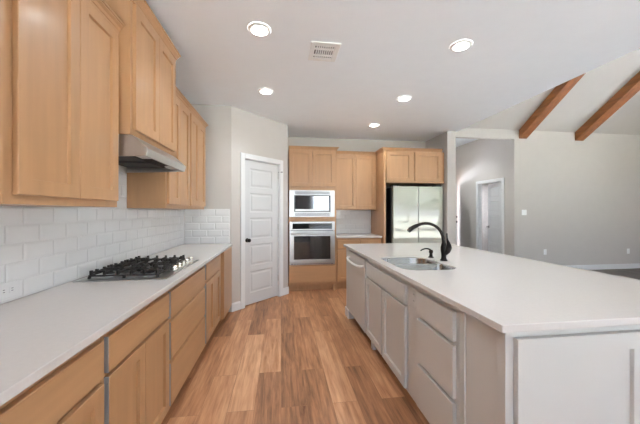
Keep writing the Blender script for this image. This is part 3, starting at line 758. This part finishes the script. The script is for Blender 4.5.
for L_ in (outer, inner):
    lo = [bm.verts.new((x, y, 0.8845)) for x, y in L_]; hi = [bm.verts.new((x, y, 0.914)) for x, y in L_]
    for i in range(len(L_)): bm.faces.new((lo[i], lo[(i + 1) % len(L_)], hi[(i + 1) % len(L_)], hi[i]))
bmesh.ops.remove_doubles(bm, verts=bm.verts[:], dist=1e-5)
tag(obj('island_countertop', bm, 'quartz', bevel=0.003), 'broad off-white quartz island countertop around the sink', 'countertop')

D = 0.56
base_i(1.302, 1.725, D, TOP, [(1.322, 1.705, 0.695, 0.838), (1.322, 1.705, 0.412, 0.67), (1.322, 1.705, 0.13, 0.388)], [], 'greige three-drawer island cabinet on the camera side of the sink', GI, name='island_cabinet')
sink_cab = base_i(1.87, 2.805, D, TOP, [(1.882, 2.792, 0.70, 0.832)], [(1.882, 2.325, 0.127, 0.685), (2.347, 2.792, 0.127, 0.685)], 'greige two-door island cabinet below the sink', GI, name='island_cabinet')
t = thing('island_filler', 'narrow greige island filler carrying a small outlet', 'cabinet filler', (0.87, 1.797, 0), GI)
obj('panel', box(BM(), 1.7265, 1.8685, -0.05, -0.002, 0.115, TOP, mi), 'paint', t)
obj('toe_kick', box(BM(), 1.7265, 1.8685, -0.087, -0.075, 0, 0.1145, mi), 'paint', t)
outlet('island_outlet', 'small greige outlet on the island filler between drawers and sink doors', mi, 1.775, 0.775, b=-0.001, mat_='paint')
# dishwasher
t = thing('dishwasher', 'white dishwasher with bowed bar handle at the far end of the island', 'dishwasher', mi(3.17, -0.28, 0))
obj('tub', box(BM(), 2.83, 3.51, -0.55, -0.012, 0.1, 0.87, mi), 'duct', t)
obj('door', box(BM(), 2.826, 3.514, -0.01, 0.022, 0.115, 0.855, mi), 'paint', t, bevel=0.004)
bm = BM(); HZ = 0.0
tube(bm, [mi(2.87, 0.0225, 0.775), mi(2.88, 0.055, 0.772), mi(2.98, 0.07, 0.765), mi(3.17, 0.075, 0.762), mi(3.36, 0.07, 0.765), mi(3.46, 0.055, 0.772), mi(3.47, 0.0225, 0.775)], 0.012)
obj('handle', bm, 'plastic', t, smooth=True)
obj('toe_kick', box(BM(), 2.826, 3.514, -0.09, -0.075, 0, 0.098, mi), 'black', t)
# end panels and bases
t = thing('island_end_panel', 'greige panel closing the far end of the island beside the dishwasher', 'island panel', (1.4, 3.58, 0), GI)
obj('panel', box(BM(), 0.838, 2.1, 3.53, 3.672, 0.0, TOP), 'paint', t, bevel=0.002)
bm = BM(); box(bm, 0.824, 0.8375, 3.52, 3.686, 0, 0.11); box(bm, 0.8375, 2.1, 3.6725, 3.686, 0, 0.11)
obj('base_molding', bm, 'trim', t, bevel=0.003)
tag(obj('corner_block', box(BM(), 0.875, 0.915, 2.7, 2.75, 0, 0.112), 'trim', bevel=0.002), 'small white block on the floor below the sink cabinet', 'trim block')
t = thing('island_back_panel', 'greige island panel facing the living room', 'island panel', (1.45, 2.3, 0), GI)
obj('panel', box(BM(), 1.44, 1.47, 1.125, 3.519, 0, TOP), 'paint', t)
obj('base_molding', box(BM(), 1.4705, 1.484, 1.125, 3.519, 0, 0.11), 'trim', t)
# plain side panel plus white near end
t = thing('island_side_panel', 'plain greige side panel at the near corner of the island', 'island panel', mi(1.16, -0.02, 0), GI)
obj('panel', box(BM(), 1.063, 1.2615, -0.04, -0.008, 0.0, TOP, mi), 'paint', t)
obj('stile', box(BM(), 1.2625, 1.301, -0.04, 0.0, 0.0, TOP, mi), 'paint', t, bevel=0.0015)
t = thing('island_near_end', 'white framed end panel of the island facing the camera', 'island panel', (1.5, 1.0, 0), GI)
me_ = face_ny(1.011)
obj('backing', box(BM(), 0.856, 2.15, -0.05, 0.0, 0.0, TOP, me_), 'paint', t, bevel=0.0015)
for a0, a1 in ((0.889, 1.474), (1.49, 2.09)):
    obj('framed_panel', shaker(BM(), me_, a0, a1, 0.03, 0.846, t=0.0225, rail=0.066, depth=0.014), 'paint', t)
tag(obj('support_wall', box(BM(), 1.5, 2.1, 1.064, 1.12, 0, TOP), 'paint'), 'short support wall under the island overhang behind the white end panel', 'support')

# sink
t = thing('sink', 'double-bowl stainless undermount sink in the island', 'sink', (1.09, 2.26, 0.7))
ZT = 0.917
yd0, yd1 = 2.24, 2.262
bowls = [(SX0 + 0.005, SX1 - 0.005, SY0 + 0.005, yd0), (SX0 + 0.005, SX1 - 0.005, yd1, SY1 - 0.005)]
RS = [(0.035, 0.035, 0.12, 0.12), (0.12, 0.12, 0.035, 0.035)]
for (x0, x1, y0, y1), rs in zip(bowls, RS):
    bm = BM(); R = []
    zt = ZT - 0.012
    for ins, z, dr in ((0, zt, 0), (0.004, zt - 0.01, 0.0), (0.012, 0.72, 0.005), (0.03, 0.695, 0.015), (0.06, 0.69, 0.02)):
        R.append([bm.verts.new((x, y, z)) for x, y in rrect4(x0 + ins, x1 - ins, y0 + ins, y1 - ins, [max(q - dr, 0.02) for q in rs])])
    for p, q in zip(R, R[1:]):
        n = len(p)
        for i in range(n): bm.faces.new((p[i], p[(i + 1) % n], q[(i + 1) % n], q[i]))
    bm.faces.new(R[-1])
    b = obj('bowl', bm, 'steel', t, smooth=True)
    bm = BM(); lathe(bm, [(0.042, 0.691), (0.04, 0.6935), (0.03, 0.6925), (0.012, 0.6935)], ((x0 + x1) / 2, (y0 + y1) / 2, 0)); obj('drain', bm, 'steelh', b, smooth=True)
bm = BM()
ed = []
o_ = rrect(SX0 + 0.001, SX1 - 0.001, SY0 + 0.001, SY1 - 0.001, 0.119, 10)
loops = [o_] + [rrect4(*b, rs) for b, rs in zip(bowls, RS)]
for L_ in loops:
    v = [bm.verts.new((x, y, ZT - 0.012)) for x, y in L_]
    ed += [bm.edges.new((v[i], v[(i + 1) % len(v)])) for i in range(len(v))]
bmesh.ops.triangle_fill(bm, edges=ed, use_beauty=True)
obj('rim', bm, 'steel', t)

# faucet
fy = 2.318
t = thing('kitchen_faucet', 'dark bronze high-arc pull-down faucet behind the island sink', 'faucet', (1.38, fy, 0.914))
bm = BM(); lathe(bm, [(0.031, 0.9145), (0.031, 0.922), (0.024, 0.93), (0.02, 0.945), (0.021, 0.97), (0.026, 1.0), (0.026, 1.03), (0.02, 1.055), (0.016, 1.07)], (1.38, fy, 0)); obj('body', bm, 'bronze', t, smooth=True)
bm = BM(); tube(bm, [(1.38, fy, 1.06), (1.374, fy, 1.11), (1.352, fy, 1.165), (1.312, fy, 1.205), (1.26, fy, 1.228), (1.21, fy, 1.233), (1.165, fy, 1.226), (1.13, fy, 1.212)], [0.016, 0.0145, 0.0135, 0.013, 0.013, 0.013, 0.014, 0.016]); obj('spout', bm, 'bronze', t, smooth=True)
bm = BM(); tube(bm, [(1.137, fy, 1.215), (1.11, fy, 1.203), (1.082, fy, 1.186), (1.062, fy, 1.17)], [0.0165, 0.0185, 0.02, 0.0175]); obj('spray_head', bm, 'bronze', t, smooth=True)
bm = BM(); tube(bm, [(1.386, fy - 0.004, 0.975), (1.402, fy - 0.014, 1.0), (1.414, fy - 0.02, 1.03), (1.412, fy - 0.02, 1.062), (1.401, fy - 0.018, 1.10), (1.398, fy - 0.017, 1.15)], [0.02, 0.028, 0.026, 0.015, 0.0075, 0.006]); obj('lever', bm, 'bronze', t, smooth=True)
t = thing('soap_dispenser', 'small dark bronze soap dispenser beside the faucet', 'soap dispenser', (1.363, 2.50, 0.914))
bm = BM(); lathe(bm, [(0.026, 0.9145), (0.026, 0.92), (0.016, 0.926), (0.013, 0.95), (0.019, 0.958), (0.019, 0.975), (0.012, 0.985)], (1.363, 2.50, 0)); obj('base', bm, 'bronze', t, smooth=True)
bm = BM(); tube(bm, [(1.363, 2.50, 0.975), (1.345, 2.50, 0.99), (1.31, 2.50, 0.995), (1.275, 2.50, 0.985), (1.262, 2.50, 0.975)], [0.009, 0.008, 0.007, 0.006, 0.005], n=10); obj('pump_spout', bm, 'bronze', t, smooth=True)

# ------------------------------------------------------------------ ceiling fixtures
def can(x, y, label, z=CE, first=[None]):
    if first[0] is None:
        t = thing('recessed_light', label, 'ceiling light', (x, y, CE), 'recessed ceiling lights')
        bm = BM(); lathe(bm, [(0.062, -0.0105), (0.068, -0.0125), (0.084, -0.006), (0.088, -0.001)], (x, y, CE), n=40, cap=False); obj('trim_ring', bm, 'plastic', t, smooth=True)
        bm = BM(); lathe(bm, [(0.001, -0.011), (0.0625, -0.0105)], (x, y, CE), n=40, cap=False); obj('lens', bm, 'lamp', t, smooth=True)
        first[0] = t
    else:
        s = first[0]; t = s.copy(); C.objects.link(t); t.location = (x, y, z); t['label'] = label
        for ch in list(s.children):
            if ch.type == 'MESH':
                c = ch.copy(); C.objects.link(c); c.parent = t
    l = bpy.data.lights.new('can_glow', 'SPOT'); l.energy = CAN_WATTS * (3.2 if z > CE else 1); l.spot_size = math.radians(140); l.spot_blend = 0.6; l.shadow_soft_size = 0.06; l.color = (0.9, 0.97, 1.0)
    o = bpy.data.objects.new('can_glow', l); C.objects.link(o); o.parent = t; o.location = (0, 0, -0.02)
can(-0.165, 2.283, 'round recessed ceiling light nearest the range hood')
can(1.511, 2.275, 'round recessed ceiling light above the island sink')
can(-0.175, 3.434, 'round recessed ceiling light in front of the pantry door')
can(1.514, 3.431, 'round recessed ceiling light above the far end of the island')
can(1.494, 4.541, 'round recessed ceiling light above the back counter and refrigerator')
can(0.67, 1.1, 'round recessed ceiling light over the aisle, out of view above the camera')
can(3.95, 6.9, 'unseen round recessed light added to brighten the hall', z=3.24)  # unseen lamp, added to brighten the hall wall and door
t = thing('ceiling_vent', 'white square air vent in the kitchen ceiling', 'air vent', (0.375, 2.52, CE))
vx0, vx1, vy0, vy1 = 0.248, 0.498, 2.375, 2.665
bm = BM()
for a, b, c, d_ in ((vx0, vx0 + 0.04, vy0, vy1), (vx1 - 0.04, vx1, vy0, vy1), (vx0 + 0.04, vx1 - 0.04, vy0, vy0 + 0.05), (vx0 + 0.04, vx1 - 0.04, vy1 - 0.05, vy1)):
    box(bm, a, b, c, d_, CE - 0.012, CE - 0.001)
obj('frame', bm, 'plastic', t, bevel=0.003)
obj('duct', box(BM(), vx0 + 0.0405, vx1 - 0.0405, vy0 + 0.0505, vy1 - 0.0505, CE - 0.003, CE - 0.001), 'duct', t)
for k in range(2):
    y = 2.447 + k * 0.1
    obj('divider', box(BM(), vx0 + 0.0405, vx1 - 0.0405, y - 0.006 + 0.02, y + 0.006 + 0.03, CE - 0.011, CE - 0.0035), 'plastic', t)
for k in range(9):
    x = vx0 + 0.052 + k * 0.0185
    bm = BM(); prism(bm, [(x, CE - 0.0035), (x + 0.004, CE - 0.0035), (x + 0.011, CE - 0.0105), (x + 0.007, CE - 0.0105)], vy0 + 0.052, vy1 - 0.052, lambda p, q, h: (p, h, q))
    obj('louver', bm, 'plastic', t)

# ------------------------------------------------------------------ outdoors mirrored in the steel doors, plus added bounce slabs and a sun block
struct('ground', box(BM(), -60, 70, -90, YS - 6.0, -0.35, -0.2), 'grass', 'lawn outside the living room windows', 'lawn')
struct('ground_lawn', box(BM(), 3.6, 20, YS - 6.0, YS - 0.101, -0.3, -0.12), 'grass', 'lawn right outside the living room window', 'lawn')
struct('ground_patio', box(BM(), -8, 3.6, YS - 6.0, YS - 0.101, -0.3, -0.1), 'patio', 'pale concrete patio outside the windows', 'patio')
struct('roof_sun_block', box(BM(), 2.4, 6.6, 8.101, 11.5, 2.45, 2.6), 'trim', 'unseen roof slab added to block sun at the entry door', 'roof')  # unseen slab added to keep direct sun out of the hall
struct('ground_front', box(BM(), XL, XR + 0.1, 9.601, 24, -0.3, -0.08), 'patio', 'unseen pale slab added beyond the entry door to bounce sun into the hall', 'walk')  # added reflector: sunlit pale ground bounces light through the entry
struct('ground_side', box(BM(), XR + 0.101, 20, YS - 0.1, 14, -0.3, -0.1), 'patio', 'unseen pale slab added to bounce light into the side windows', 'patio')  # added bright ground, throws light up through the east openings
def tree(x, y, h, r, label, n=4200):
    t = thing('garden_tree', label, 'tree', (x, y, -0.2), 'trees outside')
    bm = BM(); tube(bm, [(x, y, -0.2), (x + 0.05, y, h * 0.25), (x - 0.05, y + 0.05, h * 0.5), (x, y, h * 0.8)], [0.2, 0.16, 0.12, 0.04], n=10)
    for k in range(6):
        a = k * 1.05; z = h * (0.3 + 0.07 * k)
        tube(bm, [(x, y, z), (x + math.cos(a) * r * 0.4, y + math.sin(a) * r * 0.4, z + h * 0.1), (x + math.cos(a) * r * 0.75, y + math.sin(a) * r * 0.75, z + h * 0.22)], [0.08, 0.05, 0.015], n=6)
    obj('trunk', bm, 'bark', t, smooth=True)
    bm = BM(); cl = []
    for k in range(26):
        a, q = random.uniform(0, 2 * PI), random.uniform(0.1, 1) ** 0.6
        cl.append(Vector((x + math.cos(a) * r * q * 0.8, y + math.sin(a) * r * q * 0.8, h * random.uniform(0.3, 0.97))))
    for k in range(n):
        c = random.choice(cl); p = c + Vector((random.gauss(0, 0.36), random.gauss(0, 0.36), random.gauss(0, 0.3))) * (r / 2.2)
        q = Matrix.Rotation(random.uniform(0, 6.28), 3, Vector((random.gauss(0, 1), random.gauss(0, 1), random.gauss(0, 1))).normalized())
        s = random.uniform(0.09, 0.18)
        bm.faces.new([bm.verts.new(p + q @ Vector(v) * s) for v in ((-1, 0, 0), (0, -0.5, 0.1), (1, 0, 0), (0, 0.5, 0.1))])
    obj('foliage', bm, 'leaf', t)
tree(8.4, -12.5, 6.4, 2.7, 'leafy tree outside, mirrored in the left fridge door')
tree(13.4, -13.5, 6.0, 2.3, 'leafy tree outside, mirrored in the right fridge door')
tree(9.5, -26, 10, 4.5, 'larger tree standing further back on the lawn, left of the others', 4500)
tree(18.0, -30, 11, 5.0, 'larger tree standing further back on the lawn, right of the others', 4500)
